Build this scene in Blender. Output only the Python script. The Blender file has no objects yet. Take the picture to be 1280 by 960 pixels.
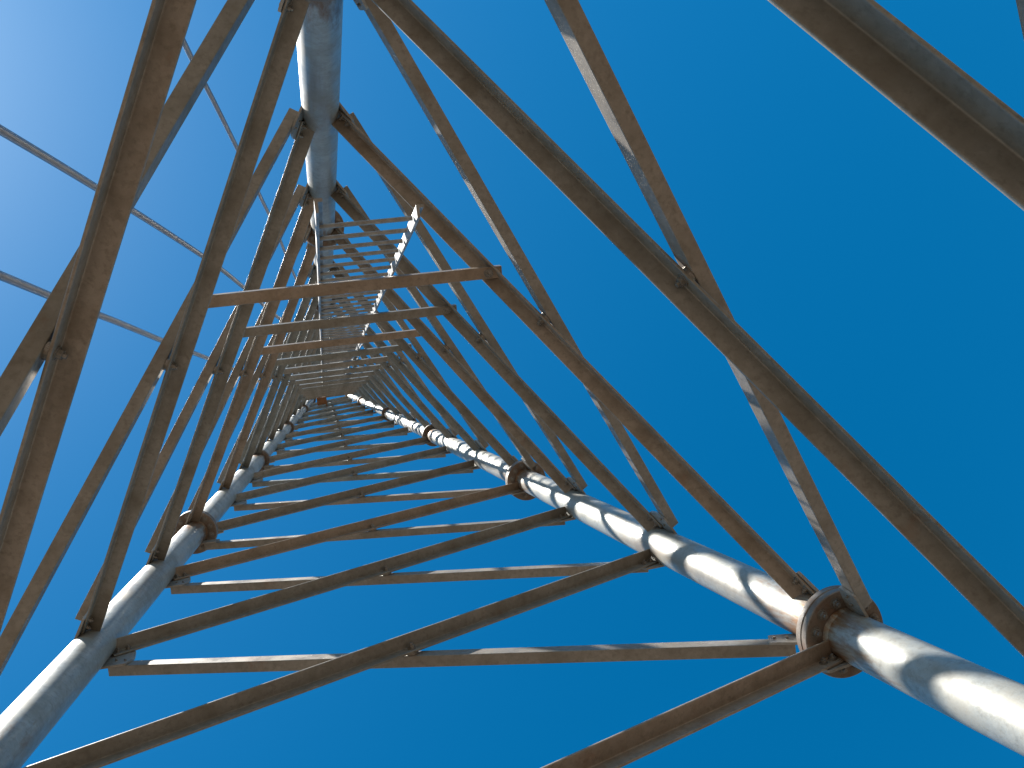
import bpy, math, random
from mathutils import Vector, Matrix, noise
R_ = math.radians
random.seed(7)

# ---------------------------------------------------------------- scale and frame
# The tower is laid out in plan units (u) round its axis and turned into metres by T().
S = 1.45
Z0 = -0.800                                   # ground level in plan units
def T(x, y, z): return Vector((S * x, -S * y, S * (z - Z0)))

# ---------------------------------------------------------------- camera
scene = bpy.context.scene
cam_d = bpy.data.cameras.new('camera'); cam = bpy.data.objects.new('camera', cam_d)
scene.collection.objects.link(cam); scene.camera = cam
right = Vector((0.97030398, 0.12582727, -0.2065858))
up = Vector((0.13048069, -0.99140999, 0.00900121))
view = Vector((0.20367863, 0.03568937, 0.97838708))
right = up.cross(-view).normalized(); up = (-view).cross(right).normalized()
M = Matrix((right, up, -view)).transposed().to_4x4()
M.translation = T(-0.19097, 0.24581, 0.0)
cam.matrix_world = M
cam_d.sensor_width = 36; cam_d.lens = 36 * 1151.36 / 1280
cam_d.clip_start = 0.02; cam_d.clip_end = 6000

# ---------------------------------------------------------------- light
SUN_EL, SUN_AZ = R_(57.0), R_(-141.0)         # direction towards the sun, world frame
sdir = Vector((math.cos(SUN_EL) * math.cos(SUN_AZ), math.cos(SUN_EL) * math.sin(SUN_AZ), math.sin(SUN_EL)))
sun_d = bpy.data.lights.new('sun', 'SUN'); sun_d.energy = 5.0; sun_d.angle = R_(0.53); sun_d.color = (1, .965, .90)
sun = bpy.data.objects.new('sun', sun_d); scene.collection.objects.link(sun)
sun.rotation_euler = sdir.to_track_quat('Z', 'Y').to_euler()
sun.location = (0, 0, 40)

world = bpy.data.worlds.new('World'); scene.world = world; world.use_nodes = True
nt = world.node_tree; nt.nodes.clear()
sky = nt.nodes.new('ShaderNodeTexSky'); sky.sky_type = 'NISHITA'; sky.sun_disc = False
sky.sun_elevation = SUN_EL
# Nishita azimuth runs clockwise from +Y
sky.sun_rotation = math.atan2(sdir.x, sdir.y)
sky.altitude = 900; sky.air_density = 1.0; sky.dust_density = 0.50; sky.ozone_density = 4.0
hs = nt.nodes.new('ShaderNodeHueSaturation'); hs.inputs['Saturation'].default_value = 1.37; hs.inputs['Hue'].default_value = 0.489
bg = nt.nodes.new('ShaderNodeBackground'); bg.inputs['Strength'].default_value = 0.054
out = nt.nodes.new('ShaderNodeOutputWorld')
nt.links.new(sky.outputs[0], hs.inputs['Color']); tint = nt.nodes.new('ShaderNodeMix'); tint.data_type = 'RGBA'; tint.blend_type = 'MULTIPLY'; tint.inputs[0].default_value = 1
tint.inputs[7].default_value = (.88, 1.07, 1.03, 1)
nt.links.new(hs.outputs[0], tint.inputs[6]); nt.links.new(tint.outputs[2], bg.inputs['Color']); nt.links.new(bg.outputs[0], out.inputs[0])

scene.view_settings.view_transform = 'Standard'; scene.view_settings.look = 'None'
scene.view_settings.exposure = 1.68; scene.view_settings.gamma = 1
scene.view_settings.use_curve_mapping = False

# ---------------------------------------------------------------- materials
def steel(name, base, dark, rust, rust_amt, metal, rough, scale=9, spec=.5, st=(1, 1, .55), vary=None, ends=0):
    m = bpy.data.materials.new(name); m.use_nodes = True; t = m.node_tree; n = t.nodes; L = t.links
    b = n['Principled BSDF']; tc = n.new('ShaderNodeTexCoord')
    def nz(sc, det=4, rgh=.6, st=(1, 1, 1)):
        mp = n.new('ShaderNodeMapping'); mp.inputs['Scale'].default_value = st
        x = n.new('ShaderNodeTexNoise'); x.inputs['Scale'].default_value = sc; x.inputs['Detail'].default_value = det
        x.inputs['Roughness'].default_value = rgh; L.new(tc.outputs['Object'], mp.inputs[0]); L.new(mp.outputs[0], x.inputs['Vector']); return x
    def ramp(src, a, c):
        r = n.new('ShaderNodeValToRGB'); r.color_ramp.elements[0].position = a; r.color_ramp.elements[1].position = c
        L.new(src, r.inputs[0]); return r
    def mix(f, a, c):
        x = n.new('ShaderNodeMix'); x.data_type = 'RGBA'
        L.new(f, x.inputs[0])
        for i, v in ((6, a), (7, c)):
            if isinstance(v, tuple): x.inputs[i].default_value = (*v, 1)
            else: L.new(v, x.inputs[i])
        return x.outputs[2]
    v = n.new('ShaderNodeTexVoronoi'); v.inputs['Scale'].default_value = 60; L.new(tc.outputs['Object'], v.inputs['Vector'])
    sp = ramp(v.outputs['Color'], .1, .9)
    spangle = mix(sp.outputs[0], tuple(c * .86 for c in base), base)
    blot = ramp(nz(scale, 5, .65).outputs[0], .42, .66)
    c1 = mix(blot.outputs[0], spangle, dark)
    fine = ramp(nz(scale * 7, 3, .7).outputs[0], .5, .78)
    c2 = mix(fine.outputs[0], c1, tuple(c * .8 for c in dark))
    rr = ramp(nz(scale * .55, 6, .7, st).outputs[0], .62 - rust_amt, .80 - rust_amt)
    c3 = mix(rr.outputs[0], c2, rust)
    if ends:
        # rain-washed stains down the tube, and rust that has crept out from the bolted joints at both ends
        dr = ramp(nz(7, 5, .65, (1, 1, .09)).outputs[0], .54, .72); c3 = mix(dr.outputs[0], c3, (.235, .205, .17))
        sx = n.new('ShaderNodeSeparateXYZ'); L.new(tc.outputs['Object'], sx.inputs[0])
        ab = n.new('ShaderNodeMath'); ab.operation = 'ABSOLUTE'; L.new(sx.outputs[2], ab.inputs[0])
        mr = n.new('ShaderNodeMapRange'); mr.inputs[1].default_value = ends - .75; mr.inputs[2].default_value = ends; L.new(ab.outputs[0], mr.inputs[0])
        nn = nz(16, 5, .7, (1, 1, .2)); ad = n.new('ShaderNodeMath'); ad.operation = 'MULTIPLY_ADD'
        L.new(mr.outputs[0], ad.inputs[0]); ad.inputs[1].default_value = .34; L.new(nn.outputs[0], ad.inputs[2])
        c3 = mix(ramp(ad.outputs[0], .66, .86).outputs[0], c3, (.21, .115, .06))
    if vary:                                   # each piece of steel has weathered differently
        oi = n.new('ShaderNodeObjectInfo'); vr = n.new('ShaderNodeValToRGB'); vr.color_ramp.interpolation = 'LINEAR'
        e = vr.color_ramp.elements; e[0].color = (*vary[0], 1); e[1].color = (*vary[2], 1); e.new(.5).color = (*vary[1], 1)
        L.new(oi.outputs['Random'], vr.inputs[0]); mm = n.new('ShaderNodeMix'); mm.data_type = 'RGBA'; mm.blend_type = 'MULTIPLY'
        mm.inputs[0].default_value = 1; L.new(c3, mm.inputs[6]); L.new(vr.outputs[0], mm.inputs[7]); c3 = mm.outputs[2]
    L.new(c3, b.inputs['Base Color'])
    b.inputs['Metallic'].default_value = metal
    rg = n.new('ShaderNodeMapRange'); rg.inputs['To Min'].default_value = rough - .1; rg.inputs['To Max'].default_value = rough + .15
    L.new(blot.outputs[0], rg.inputs[0]); L.new(rg.outputs[0], b.inputs['Roughness'])
    b.inputs['Specular IOR Level'].default_value = spec
    bp = n.new('ShaderNodeBump'); bp.inputs['Strength'].default_value = .25; bp.inputs['Distance'].default_value = .002
    L.new(nz(scale * 5, 4, .7).outputs[0], bp.inputs['Height']); L.new(bp.outputs[0], b.inputs['Normal'])
    return m
M_leg = steel('galvanised_pipe', (.37, .37, .34), (.28, .27, .24), (.25, .155, .09), .035, .35, .50, 5, .4, (1, 1, .3), ends=2.40)
M_br = steel('weathered_angle_steel', (.265, .235, .20), (.19, .16, .125), (.19, .11, .065), .02, .22, .47, 6, vary=((.84, .88, .89), (1.02, 1.0, .98), (1.16, 1.01, .89)))
M_up = steel('upper_angle_steel', (.25, .25, .235), (.17, .165, .145), (.17, .11, .07), .0, .22, .47, 6, vary=((.86, .9, .9), (1.0, 1.0, 1.0), (1.12, 1.02, .94)))
M_gus = steel('gusset_steel', (.30, .29, .27), (.22, .20, .17), (.2, .12, .07), .0, .10, .42, 8)
M_fl = steel('flange_steel', (.19, .155, .125), (.13, .095, .07), (.15, .075, .04), .12, .1, .6, 10)
M_bolt = steel('bolt_steel', (.26, .24, .22), (.18, .16, .13), (.15, .09, .06), 0, .5, .35, 30)
M_lad = steel('ladder_steel', (.32, .31, .29), (.22, .2, .18), (.2, .12, .07), -.02, .10, .42, 12)
M_cab = bpy.data.materials.new('cable_steel'); M_cab.use_nodes = True
_t = M_cab.node_tree; _b = _t.nodes['Principled BSDF']; _n = _t.nodes.new('ShaderNodeTexNoise'); _n.inputs['Scale'].default_value = 6; _n.inputs['Detail'].default_value = 3
_c = _t.nodes.new('ShaderNodeTexCoord'); _r = _t.nodes.new('ShaderNodeValToRGB')
_r.color_ramp.elements[0].color = (.16, .115, .085, 1); _r.color_ramp.elements[1].color = (.27, .21, .16, 1)
_t.links.new(_c.outputs['Object'], _n.inputs['Vector']); _t.links.new(_n.outputs[0], _r.inputs[0]); _t.links.new(_r.outputs[0], _b.inputs['Base Color'])
_b.inputs['Roughness'].default_value = .28; _b.inputs['IOR'].default_value = 1.7; _b.inputs['Specular IOR Level'].default_value = .8
M_box = steel('rusty_plate', (.20, .09, .035), (.15, .065, .025), (.18, .085, .03), .1, 0, .7, 10)

# ---------------------------------------------------------------- mesh helpers
class MB:
    def __init__(s): s.v = []; s.f = []; s.sm = []
    def add(s, vs, fs, smooth=False):
        o = len(s.v); s.v += [tuple(v) for v in vs]
        for f in fs: s.f.append([o + i for i in f]); s.sm.append(smooth)
    def build(s, name, mat, parent=None, origin=None):
        o0 = origin if origin is not None else sum((Vector(v) for v in s.v), Vector()) / len(s.v)
        me = bpy.data.meshes.new(name)
        me.from_pydata([tuple(Vector(v) - o0) for v in s.v], [], s.f)
        me.polygons.foreach_set('use_smooth', s.sm); me.materials.append(mat); me.update()
        ob = bpy.data.objects.new(name, me); scene.collection.objects.link(ob)
        if parent is not None:
            ob.parent = parent
            p = parent; off = Vector()
            while p is not None: off += p.location; p = p.parent
            ob.location = o0 - off
        else: ob.location = o0
        return ob
def tag(o, label, cat, group=None, kind=None):
    if label: o['label'] = label
    if cat: o['category'] = cat
    if group: o['group'] = group
    if kind: o['kind'] = kind
def rounded(poly, r, seg=3):
    out = []; n = len(poly)
    for i in range(n):
        p0, p1, p2 = Vector(poly[i - 1]), Vector(poly[i]), Vector(poly[(i + 1) % n])
        a = (p0 - p1); b = (p2 - p1); ri = min(r, a.length * .4, b.length * .4)
        A = p1 + a.normalized() * ri; B = p1 + b.normalized() * ri
        for k in range(seg + 1):
            t = k / seg; out.append((A * (1 - t) ** 2 + p1 * 2 * t * (1 - t) + B * t * t))
    return out
def area(poly): return sum(poly[i - 1][0] * poly[i][1] - poly[i][0] * poly[i - 1][1] for i in range(len(poly)))
def sweep(mb, prof, P0, P1, ex, ey, smooth=False, cap=True):
    """extrude a 2D profile (coords along ex, ey) from P0 to P1"""
    if area(prof) < 0: prof = prof[::-1]
    d = (P1 - P0)
    if ex.cross(ey).dot(d) < 0: prof = prof[::-1]
    n = len(prof)
    vs = [P0 + ex * q[0] + ey * q[1] for q in prof] + [P1 + ex * q[0] + ey * q[1] for q in prof]
    mb.add(vs, [(i, (i + 1) % n, n + (i + 1) % n, n + i) for i in range(n)], smooth)
    if cap: mb.add(vs, [tuple(range(n))[::-1], tuple(range(n, 2 * n))])
def circle(r, n, a0=0): return [(r * math.cos(a0 + 2 * math.pi * i / n), r * math.sin(a0 + 2 * math.pi * i / n)) for i in range(n)]
def basis(d):
    d = d.normalized(); a = Vector((1, 0, 0)) if abs(d.x) < .8 else Vector((0, 1, 0))
    x = d.cross(a).normalized(); return x, d.cross(x).normalized()
def rod(mb, P0, P1, r, n=16, cap=True):
    x, y = basis(P1 - P0); sweep(mb, circle(r, n), P0, P1, x, y, True, False)
    if cap: 
        x2 = circle(r, n); 
        for P, s in ((P0, -1), (P1, 1)):
            vs = [P + x * q[0] + y * q[1] for q in x2]; f = tuple(range(n))
            if x.cross(y).dot(P1 - P0) * s < 0: f = f[::-1]
            mb.add(vs, [f])
def tube(mb, pts, r, n=12):
    rings = []
    x, y = basis(pts[1] - pts[0])
    for i, p in enumerate(pts):
        d = (pts[min(i + 1, len(pts) - 1)] - pts[max(i - 1, 0)]).normalized()
        x = (x - d * x.dot(d)).normalized(); y = d.cross(x)
        rings.append([p + x * math.cos(2 * math.pi * k / n) * r + y * math.sin(2 * math.pi * k / n) * r for k in range(n)])
    vs = [v for rg in rings for v in rg]
    fs = [(i * n + k, i * n + (k + 1) % n, (i + 1) * n + (k + 1) % n, (i + 1) * n + k) for i in range(len(pts) - 1) for k in range(n)]
    mb.add(vs, fs, True); mb.add(rings[0], [tuple(range(n))[::-1]]); mb.add(rings[-1], [tuple(range(n))])
def bolt(mb, P, d, r, h, tail=0):
    """hex head standing on P along d, washer below, threaded tail on the other side"""
    d = d.normalized(); x, y = basis(d)
    sweep(mb, circle(r * 1.35, 16), P, P + d * h * .22, x, y)
    sweep(mb, rounded(circle(r, 6, random.random()), r * .12, 1), P + d * h * .15, P + d * h, x, y)
    sweep(mb, circle(r * .5, 10), P + d * h * .8, P + d * h * 1.6, x, y)
    if tail: sweep(mb, circle(r * .5, 10), P + d * h * .4, P - d * tail, x, y)

# ---------------------------------------------------------------- ground
def ground():
    mb = MB(); n = 60; ext = 3000
    xs = [math.copysign((abs(i / n) ** 3) * ext, i) for i in range(-n, n + 1)]
    vs = [(x, y, (noise.noise(Vector((x * .15, y * .15, 0))) * .05 - .06) if (x * x + y * y) < 90000 else -.06) for y in xs for x in xs]
    w = 2 * n + 1
    mb.add(vs, [(j * w + i, j * w + i + 1, (j + 1) * w + i + 1, (j + 1) * w + i) for j in range(w - 1) for i in range(w - 1)], True)
    m = bpy.data.materials.new('dry_earth'); m.use_nodes = True; t = m.node_tree; b = t.nodes['Principled BSDF']
    nz = t.nodes.new('ShaderNodeTexNoise'); nz.inputs['Scale'].default_value = 1.2; nz.inputs['Detail'].default_value = 8
    tc = t.nodes.new('ShaderNodeTexCoord'); t.links.new(tc.outputs['Object'], nz.inputs['Vector'])
    r = t.nodes.new('ShaderNodeValToRGB'); r.color_ramp.elements[0].color = (.052, .037, .025, 1); r.color_ramp.elements[1].color = (.092, .069, .049, 1)
    r.color_ramp.elements[0].position = .35; r.color_ramp.elements[1].position = .65
    t.links.new(nz.outputs[0], r.inputs[0]); t.links.new(r.outputs[0], b.inputs['Base Color']); b.inputs['Roughness'].default_value = .95
    o = mb.build('ground', m, None, Vector((0, 0, 0))); tag(o, None, None, kind='structure')
ground()

# ---------------------------------------------------------------- the tower
W = 2.4; RR = W / math.sqrt(3)
H = 1.12044; ZL = 2.56666; TAP = 0.0439; DFL = 0.115; DLOW = 0.160; OFF = 0.0567
NLOW, NTOP = -3, 14
CB = {'A': (-1.2, -0.6928), 'B': (1.2, -0.6928), 'C': (-0.0463, 1.3856 - .0467)}
def leg_u(l, z):
    s = 1 - TAP * (z - ZL); x, y = CB[l]; return Vector((x * s, y * s, z))
def U(v): return T(v.x, v.y, v.z)
def zn(n): return ZL + n * H
def is_fl(n): return n % 3 == 0
tower = bpy.data.objects.new('lattice_tower', None); scene.collection.objects.link(tower); tower.location = (0, 0, 0)
tag(tower, 'tall three-legged lattice tower of galvanised pipe legs and crossed brown angle braces', 'tower')

flz = [zn(n) - DFL for n in range(NLOW, NTOP + 1, 3)] + [zn(NTOP) + .10]
flz[0] = Z0 + .03
PR = [.072, .071, .070, .065, .058, .052]
zc = T(0, 0, 0)
for l in 'ABC':
    for i in range(len(flz) - 1):
        mb = MB(); P0, P1 = U(leg_u(l, flz[i])), U(leg_u(l, flz[i + 1])); d = P1 - P0
        x, y = basis(d); r = PR[i] * S
        # slightly out-of-round, several rings so that weld beads can sit at the ends
        seg = 8; n = 56; rings = []
        for k in range(seg + 1):
            c = P0 + d * (k / seg); rings += [c + x * q[0] + y * q[1] for q in circle(r, n)]
        mb.add(rings, [(k * n + j, k * n + (j + 1) % n, (k + 1) * n + (j + 1) % n, (k + 1) * n + j) for k in range(seg) for j in range(n)], True)
        dn = d.normalized()
        for P, s in ((P0, 1), (P1, -1)):      # weld collar where the tube meets its flange
            c0 = P + dn * s * .030 * S
            ring = [c0 + x * q[0] + y * q[1] for q in circle(r * 1.10, n)] + [c0 + dn * s * .016 * S + x * q[0] + y * q[1] for q in circle(r * 1.004, n)]
            mb.add(ring, [(j, (j + 1) % n, n + (j + 1) % n, n + j) if s > 0 else (j, n + j, n + (j + 1) % n, (j + 1) % n) for j in range(n)], True)
        mb.build('leg_section', M_leg, tower)
    # flanges: a pair of bolted plates at each joint
    for i, z in enumerate(flz):
        P = U(leg_u(l, z)); d = (U(leg_u(l, z + 1)) - P).normalized(); x, y = basis(d)
        fr = (.142, .131, .130, .110, .096, .086)[min(i, 5)] * S; th = .026 * S
        mb = MB()
        for a, b in ((-th - .002, -.0015), (.0015, th + .002)):
            if i == 0 and a < 0: a, b = -.035, -.0015
            A = P + d * a; B = P + d * b; ch = .004
            prof = [(fr - ch, A), (fr, A + d * ch), (fr, B - d * ch), (fr - ch, B)]
            n = 56; vs = []
            for rad, c in prof: vs += [c + x * q[0] + y * q[1] for q in circle(rad, n)]
            for k in range(3): mb.add(vs, [(k * n + j, k * n + (j + 1) % n, (k + 1) * n + (j + 1) % n, (k + 1) * n + j) for j in range(n)], k == 1)
            for k, rv in ((0, True), (3, False)):
                f = tuple(range(k * n, k * n + n)); mb.add(vs, [f[::-1] if rv else f])
        NB = 12; br = .012 * S; detail = i in (1, 2)
        bolts = []
        for k in range(NB):
            a = 2 * math.pi * (k + .5) / NB; rad = (fr + PR[min(i, 5)] * S) / 2
            c = P + x * math.cos(a) * rad + y * math.sin(a) * rad
            m2 = MB() if detail else mb
            bolt(m2, c - d * (th + .002), -d, br, .014 * S, tail=2 * th + .004); bolt(m2, c + d * (th + .002), d, br, .014 * S)
            if detail: bolts.append(m2)
        f = mb.build('flange', M_fl, tower, P)
        for m2 in bolts: m2.build('bolt', M_bolt, f)

TB = .0080; BW = .070; G = .0050               # angle thickness, leg width, half gusset
def face_frame(a, b):
    """outward normal of the face through legs a,b (plan units)"""
    P0, P1, P2 = leg_u(a, zn(0)), leg_u(b, zn(0)), leg_u(a, zn(10))
    n = (P1 - P0).cross(P2 - P0).normalized()
    if n.x * (P0 + P1).x + n.y * (P0 + P1).y < 0: n = -n
    return n
def vU(v): return Vector((v.x, -v.y, v.z))      # direction to world
nodes = {}
FACES = (('A', 'B'), ('B', 'C'), ('C', 'A'))
def brace(a, za, b, zb, nrm, inner, width, out, mat):
    Pa, Pb = leg_u(a, za) + nrm * OFF, leg_u(b, zb) + nrm * OFF
    d = (Pb - Pa).normalized(); w = nrm.cross(d)
    if w.z < 0: w = -w
    r0 = .058 if inner else .066
    ext0 = r0 / max(.3, abs(d.x * d.x + d.y * d.y) ** .5)
    A = Pa + d * ext0; B = Pb - d * ext0
    b2 = width / 2; t = TB
    if inner: L = [(-G, -b2), (-G, b2), (-G - out, b2), (-G - out, b2 - t), (-G - t, b2 - t), (-G - t, -b2)]
    else: L = [(G, b2), (G, -b2), (G + out, -b2), (G + out, -b2 + t), (G + t, -b2 + t), (G + t, b2)]
    prof = [(q[0] * S, q[1] * S) for q in rounded(L, .0032, 3)]
    mb = MB(); sweep(mb, prof, U(A), U(B), vU(nrm), vU(w))
    ob = mb.build('diagonal_brace', mat, tower)
    # end bolts: heads on the camera side of the in-plane flange
    s = -1 if inner else 1
    for P, dd in ((A, 1), (B, -1)):
        for k in (.022, .060):
            c = P + d * dd * k + nrm * s * (G + t)
            nodes.setdefault('bolts', []).append((ob, U(c), vU(nrm) * s))
    return ob, A, B
XB = .070
brs = []
for (a, b) in FACES:
    nrm = face_frame(a, b)
    for n in range(NLOW, NTOP):
        zl = zn(n); zt = zn(n + 1) - (DLOW if is_fl(n + 1) else 0)
        if n == NLOW: zl = flz[0] + .16
        wd = .070 if n < 6 else .066
        o1, A1, B1 = brace(a, zl, b, zt, nrm, True, wd * .72, wd * .80, M_br if n < 4 else M_up)
        o2, A2, B2 = brace(b, zl, a, zt, nrm, False, wd * .70, wd * .58, M_br if n < 4 else M_up)
        # crossing
        P = leg_u(a, zl); Q = leg_u(b, zt); P2 = leg_u(b, zl); Q2 = leg_u(a, zt)
        w0 = (P - P2).length; w1 = (Q - Q2).length; tt = w0 / (w0 + w1)
        c = P + (Q - P) * tt + nrm * OFF
        mb = MB(); bolt(mb, U(c - nrm * (G + TB)), -vU(nrm), .0115 * S, .013 * S)
        rod(mb, U(c - nrm * (G + TB + .006)), U(c + nrm * (G + .020)), .0058 * S, 10)
        mb.build('bolt', M_bolt, o1)
        mb = MB(); sweep(mb, circle(.022 * S, 16), U(c - nrm * G), U(c + nrm * G), *basis(vU(nrm)))   # spacer washer
        mb.build('spacer', M_bolt, o2)
        for l, zz, q in ((a, zl, A1), (b, zt, B1), (b, zl, A2), (a, zt, B2)):
            nodes.setdefault((a, b, l, round(zz, 3)), []).append((q, wd))
from collections import defaultdict
bolts_by = defaultdict(list)
for ob, P, d in nodes.pop('bolts'): bolts_by[ob].append((P, d))
def hull(pts):
    pts = sorted(set(pts))
    def half(ps):
        h = []
        for p in ps:
            while len(h) > 1 and (h[-1][0] - h[-2][0]) * (p[1] - h[-2][1]) - (h[-1][1] - h[-2][1]) * (p[0] - h[-2][0]) <= 0: h.pop()
            h.append(p)
        return h[:-1]
    return half(pts) + half(pts[::-1])
for (a, b, l, zz), lst in nodes.items():
    nrm = face_frame(a, b); o = leg_u(l, zz) + nrm * OFF
    e1 = (leg_u(l, zz + 1) - leg_u(l, zz)).normalized(); e1 = (e1 - nrm * e1.dot(nrm)).normalized(); e2 = nrm.cross(e1)
    hh = .05 + .03 * (len(lst) - 1); pts = [(hh, 0.0), (-hh, 0.0)]
    for q, wd in lst:
        d = (q - o); dn = d.normalized(); pw = nrm.cross(dn)
        for s in (-1, 1):
            for k in (0, .078):
                v = d + dn * k + pw * s * wd * (.44 if k else .5); pts.append((v.dot(e1), v.dot(e2)))
    hp = hull(pts); mb = MB()
    sweep(mb, [(q[0] * S, q[1] * S) for q in rounded(hp, .008, 2)], U(o - nrm * (G - .0008)), U(o + nrm * (G - .0008)), vU(e1), vU(e2))
    mb.build('gusset_plate', M_gus, tower)
for ob, ls in bolts_by.items():
    # far bolt heads are below a pixel and are left out
    for P, d in ls:
        if P.z > T(0, 0, zn(2) + .3).z: continue
        mb = MB(); bolt(mb, P, d, .0095 * S, .010 * S, tail=.035)
        mb.build('bolt', M_bolt, ob)

# ladder support bars between the A-C and B-C faces
nAC, nBC = face_frame('C', 'A'), face_frame('B', 'C')
def on_face(l, nrm, y, z, off):
    P0 = leg_u(l, zn(0)) + nrm * (OFF + off)       # nrm . (p - P0) = 0
    return P0.x + (nrm.y * (P0.y - y) + nrm.z * (P0.z - z)) / nrm.x
def lad_y(z): return .541 - .0505 * (z - 3.24)
barz = [3.245 + H * k for k in range(0, 13)]
for k, z in enumerate(barz):
    y = lad_y(z) - .004; xl = on_face('C', nAC, y, z, 0) - .035; xr = on_face('C', nBC, y, z, -.0) + .012
    t = .007; L = [(-.021, 0), (.021, 0), (.021, .040), (.021 - t, .040), (.021 - t, t), (-.021, t)]
    prof = [(q[0] * S, q[1] * S) for q in rounded(L, .003, 3)]
    mb = MB(); dx = Vector((xl, y, z - .005)); ex = Vector((xr, y - .004, z + .007))
    tl = R_(12); sweep(mb, prof, U(dx), U(ex), Vector((0, -math.cos(tl), -math.sin(tl))), Vector((0, -math.sin(tl), math.cos(tl))))
    ob = mb.build('ladder_support_bar', M_br if k < 3 else M_up, tower)
    for P, s in ((dx, 1), (ex, -1)):
        if k > 2: break
        mb = MB(); c = P + Vector((s * .05, 0, 0)); bolt(mb, U(c), Vector((0, 0, -1)), .013 * S, .014 * S, tail=.03)
        mb.build('bolt', M_bolt, ob)
# top frame of the tower
for (a, b) in FACES:
    nrm = face_frame(a, b); z = zn(NTOP) + .04; Pa = leg_u(a, z) + nrm * OFF; Pb = leg_u(b, z) + nrm * OFF; d = (Pb - Pa).normalized()
    t = .008; L = [(0, 0), (.05, 0), (.05, t), (t, t), (t, .05), (0, .05)]
    mb = MB(); sweep(mb, [(q[0] * S, q[1] * S) for q in rounded(L, .003, 2)], U(Pa + nrm * .01), U(Pb + nrm * .01), vU(nrm), Vector((0, 0, 1)))
    mb.build('top_beam', M_br, tower)

# ---------------------------------------------------------------- ladder
z_b, z_t = 2.20, zn(NTOP) + .35
lo = U(Vector((-.02, lad_y(z_b), z_b)))
ladder = bpy.data.objects.new('ladder', None); scene.collection.objects.link(ladder); ladder.location = lo
tag(ladder, 'narrow steel climbing ladder with close rungs hanging inside the tower, its right rail sunlit', 'ladder')
XL, XR = -.146, .110; LY = .028
for x, zb, s in ((XL, 2.20, 1), (XR, 2.36, 1)):
    t = .008; dep = .034
    L = [(0, 0), (0, dep), (s * .020, dep), (s * .020, dep - t), (s * t, dep - t), (s * t, 0)]
    P0 = Vector((x, lad_y(zb) + LY, zb)); P1 = Vector((x, lad_y(z_t) + LY, z_t))
    # the rails are cut into lengths joined by splice plates
    mb = MB(); sweep(mb, [(q[0] * S, q[1] * S) for q in rounded(L, .002, 2)], U(P0), U(P1), Vector((1, 0, 0)), Vector((0, -1, 0)))
    ob = mb.build('rail', M_lad, ladder)
    for k in range(3, 40, 6):
        z = 2.4 + .155 * k * 2.5
        if z > z_t: break
        mb = MB(); c = Vector((x - s * .004, lad_y(z) + LY + .02, z))
        sweep(mb, [(-.003 * S, -.016 * S), (.003 * S, -.016 * S), (.003 * S, .016 * S), (-.003 * S, .016 * S)], U(c + Vector((0, .004, -.08))), U(c + Vector((0, -.004, .08))), Vector((1, 0, 0)), Vector((0, 1, 0)))
        mb.build('splice_plate', M_lad, ob)
z = 2.445; first = None
while z < z_t - .05:
    mb = MB(); y = lad_y(z) + LY + .018
    rod(mb, U(Vector((XL + .003, y, z))), U(Vector((XR - .003, y, z))), .0065 * S, 14)
    ob = mb.build('rung', M_lad, ladder)
    z += .1555

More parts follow.
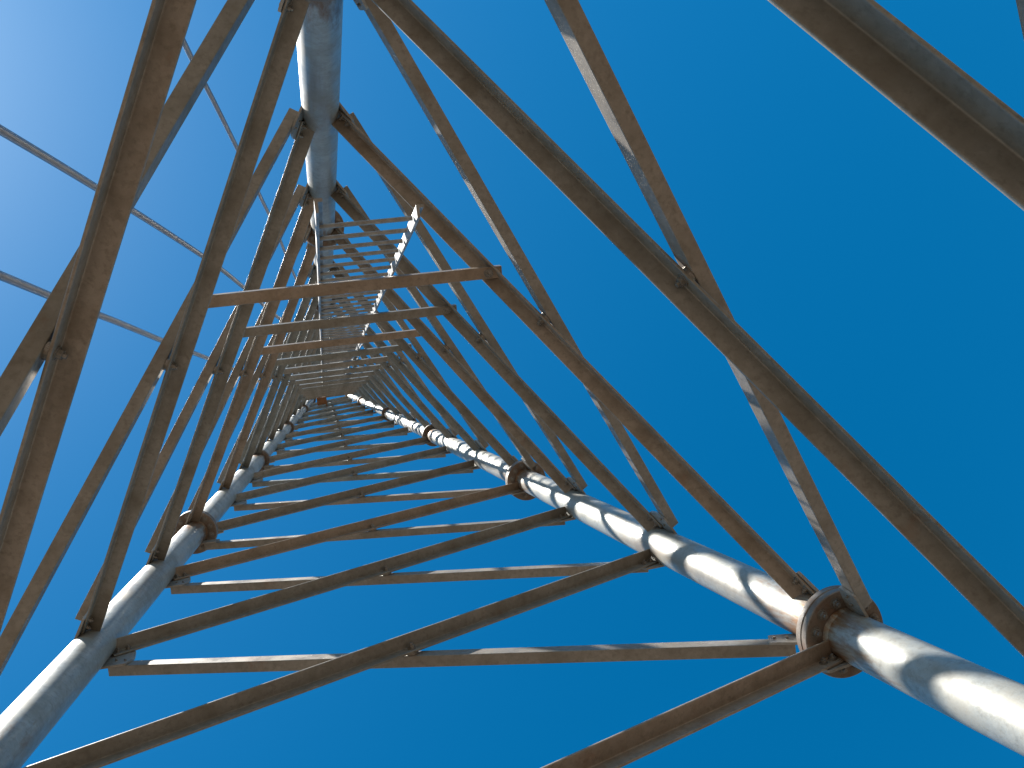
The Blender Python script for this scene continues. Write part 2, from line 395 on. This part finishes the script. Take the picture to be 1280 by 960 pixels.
# ---------------------------------------------------------------- cables outside the tower
def cable(name, label, pts, r, mat=M_cab, grp=None):
    P = [Vector(p) for p in pts]
    def cr(i, t):
        a, b, c, d = P[max(i - 1, 0)], P[i], P[i + 1], P[min(i + 2, len(P) - 1)]
        return ((b * 2) + (c - a) * t + (a * 2 - b * 5 + c * 4 - d) * t * t + (b * 3 - a - c * 3 + d) * t ** 3) * .5
    q = [U(cr(i, k / 8)) for i in range(len(P) - 1) for k in range(8)] + [U(P[-1])]
    mb = MB(); tube(mb, q, r * S, 20); o = mb.build(name, mat, None, q[0]); tag(o, label, 'cable', grp); return o
def ext(p, q, z): 
    t = (z - p[2]) / (q[2] - p[2]); return [p[i] + (q[i] - p[i]) * t for i in range(3)]
c1 = [[-1.175, 1.188, 2.655], [-1.108, 1.188, 3.353], [-0.983, 1.16, 4.517], [-0.779, 1.08, 6.322], [-0.65, 0.993, 7.593], [-0.432, 0.822, 9.795], [-0.054, 0.719, 12.6]]
c2 = [[-1.252, 0.775, 2.706], [-1.221, 0.732, 3.518], [-1.179, 0.679, 4.348], [-1.141, 0.643, 4.956], [-1.066, 0.56, 6.138], [-0.967, 0.463, 7.558], [-0.872, 0.352, 8.968], [-0.491, -0.107, 14.5]]
c3 = [[-0.62, 1.84, 3.0], [-0.58, 1.768, 3.797], [-0.552, 1.719, 4.296], [-0.508, 1.658, 4.917], [-0.458, 1.579, 5.667], [-0.404, 1.486, 6.509], [-0.357, 1.401, 7.254], [-0.261, 1.167, 9.195], [-0.048, 0.761, 12.6]]
cable('steel_cable', 'thick steel cable beyond the left braces, upper of two leaving at the left edge', [[-1.28, 1.15, Z0]] + c1, .0165, grp='steel cables outside the tower')
cable('steel_cable', 'thick steel cable beyond the left braces, lower of two leaving at the left edge', [[-1.40, .93, Z0]] + c2, .0165, grp='steel cables outside the tower')
cable('steel_cable', 'thin steel cable beyond the left braces, steepest one, leaving at the top edge', [[-.80, 2.2, Z0]] + c3, .0125, grp='steel cables outside the tower')
cable('feeder_cable', 'thin pale cable strung beside the right rail of the ladder high in the tower', [[.150, .47, 6.6], [.176, .452, 7.0], [.165, .40, 7.9], [.201, .372, 8.6], [.19, .30, 9.8], [.212, .236, 11.0], [.225, .13, 12.5], [.250, .036, 14.0]], .006, M_lad)

# ---------------------------------------------------------------- rusty box near the top
mb = MB(); c = Vector((-.175, -.235, 16.5)); hw, hh = .085, .095
prof = rounded([(-hw * S, -hh * S), (hw * S, -hh * S), (hw * S, hh * S), (-hw * S, hh * S)], .01, 3)
sweep(mb, prof, U(c), U(c + Vector((0, 0, .14))), Vector((1, 0, 0)), Vector((0, 1, 0)))
bx = mb.build('equipment_box', M_box); tag(bx, 'small rust-brown box fixed near the top of the tower beside the ladder head', 'box')
for s in (-1, 1):
    mb = MB(); rod(mb, U(c + Vector((s * .05, -.1, .07))), U(c + Vector((s * .05, -.02, .07))), .012, 8)
    mb.build('bracket', M_bolt, bx)
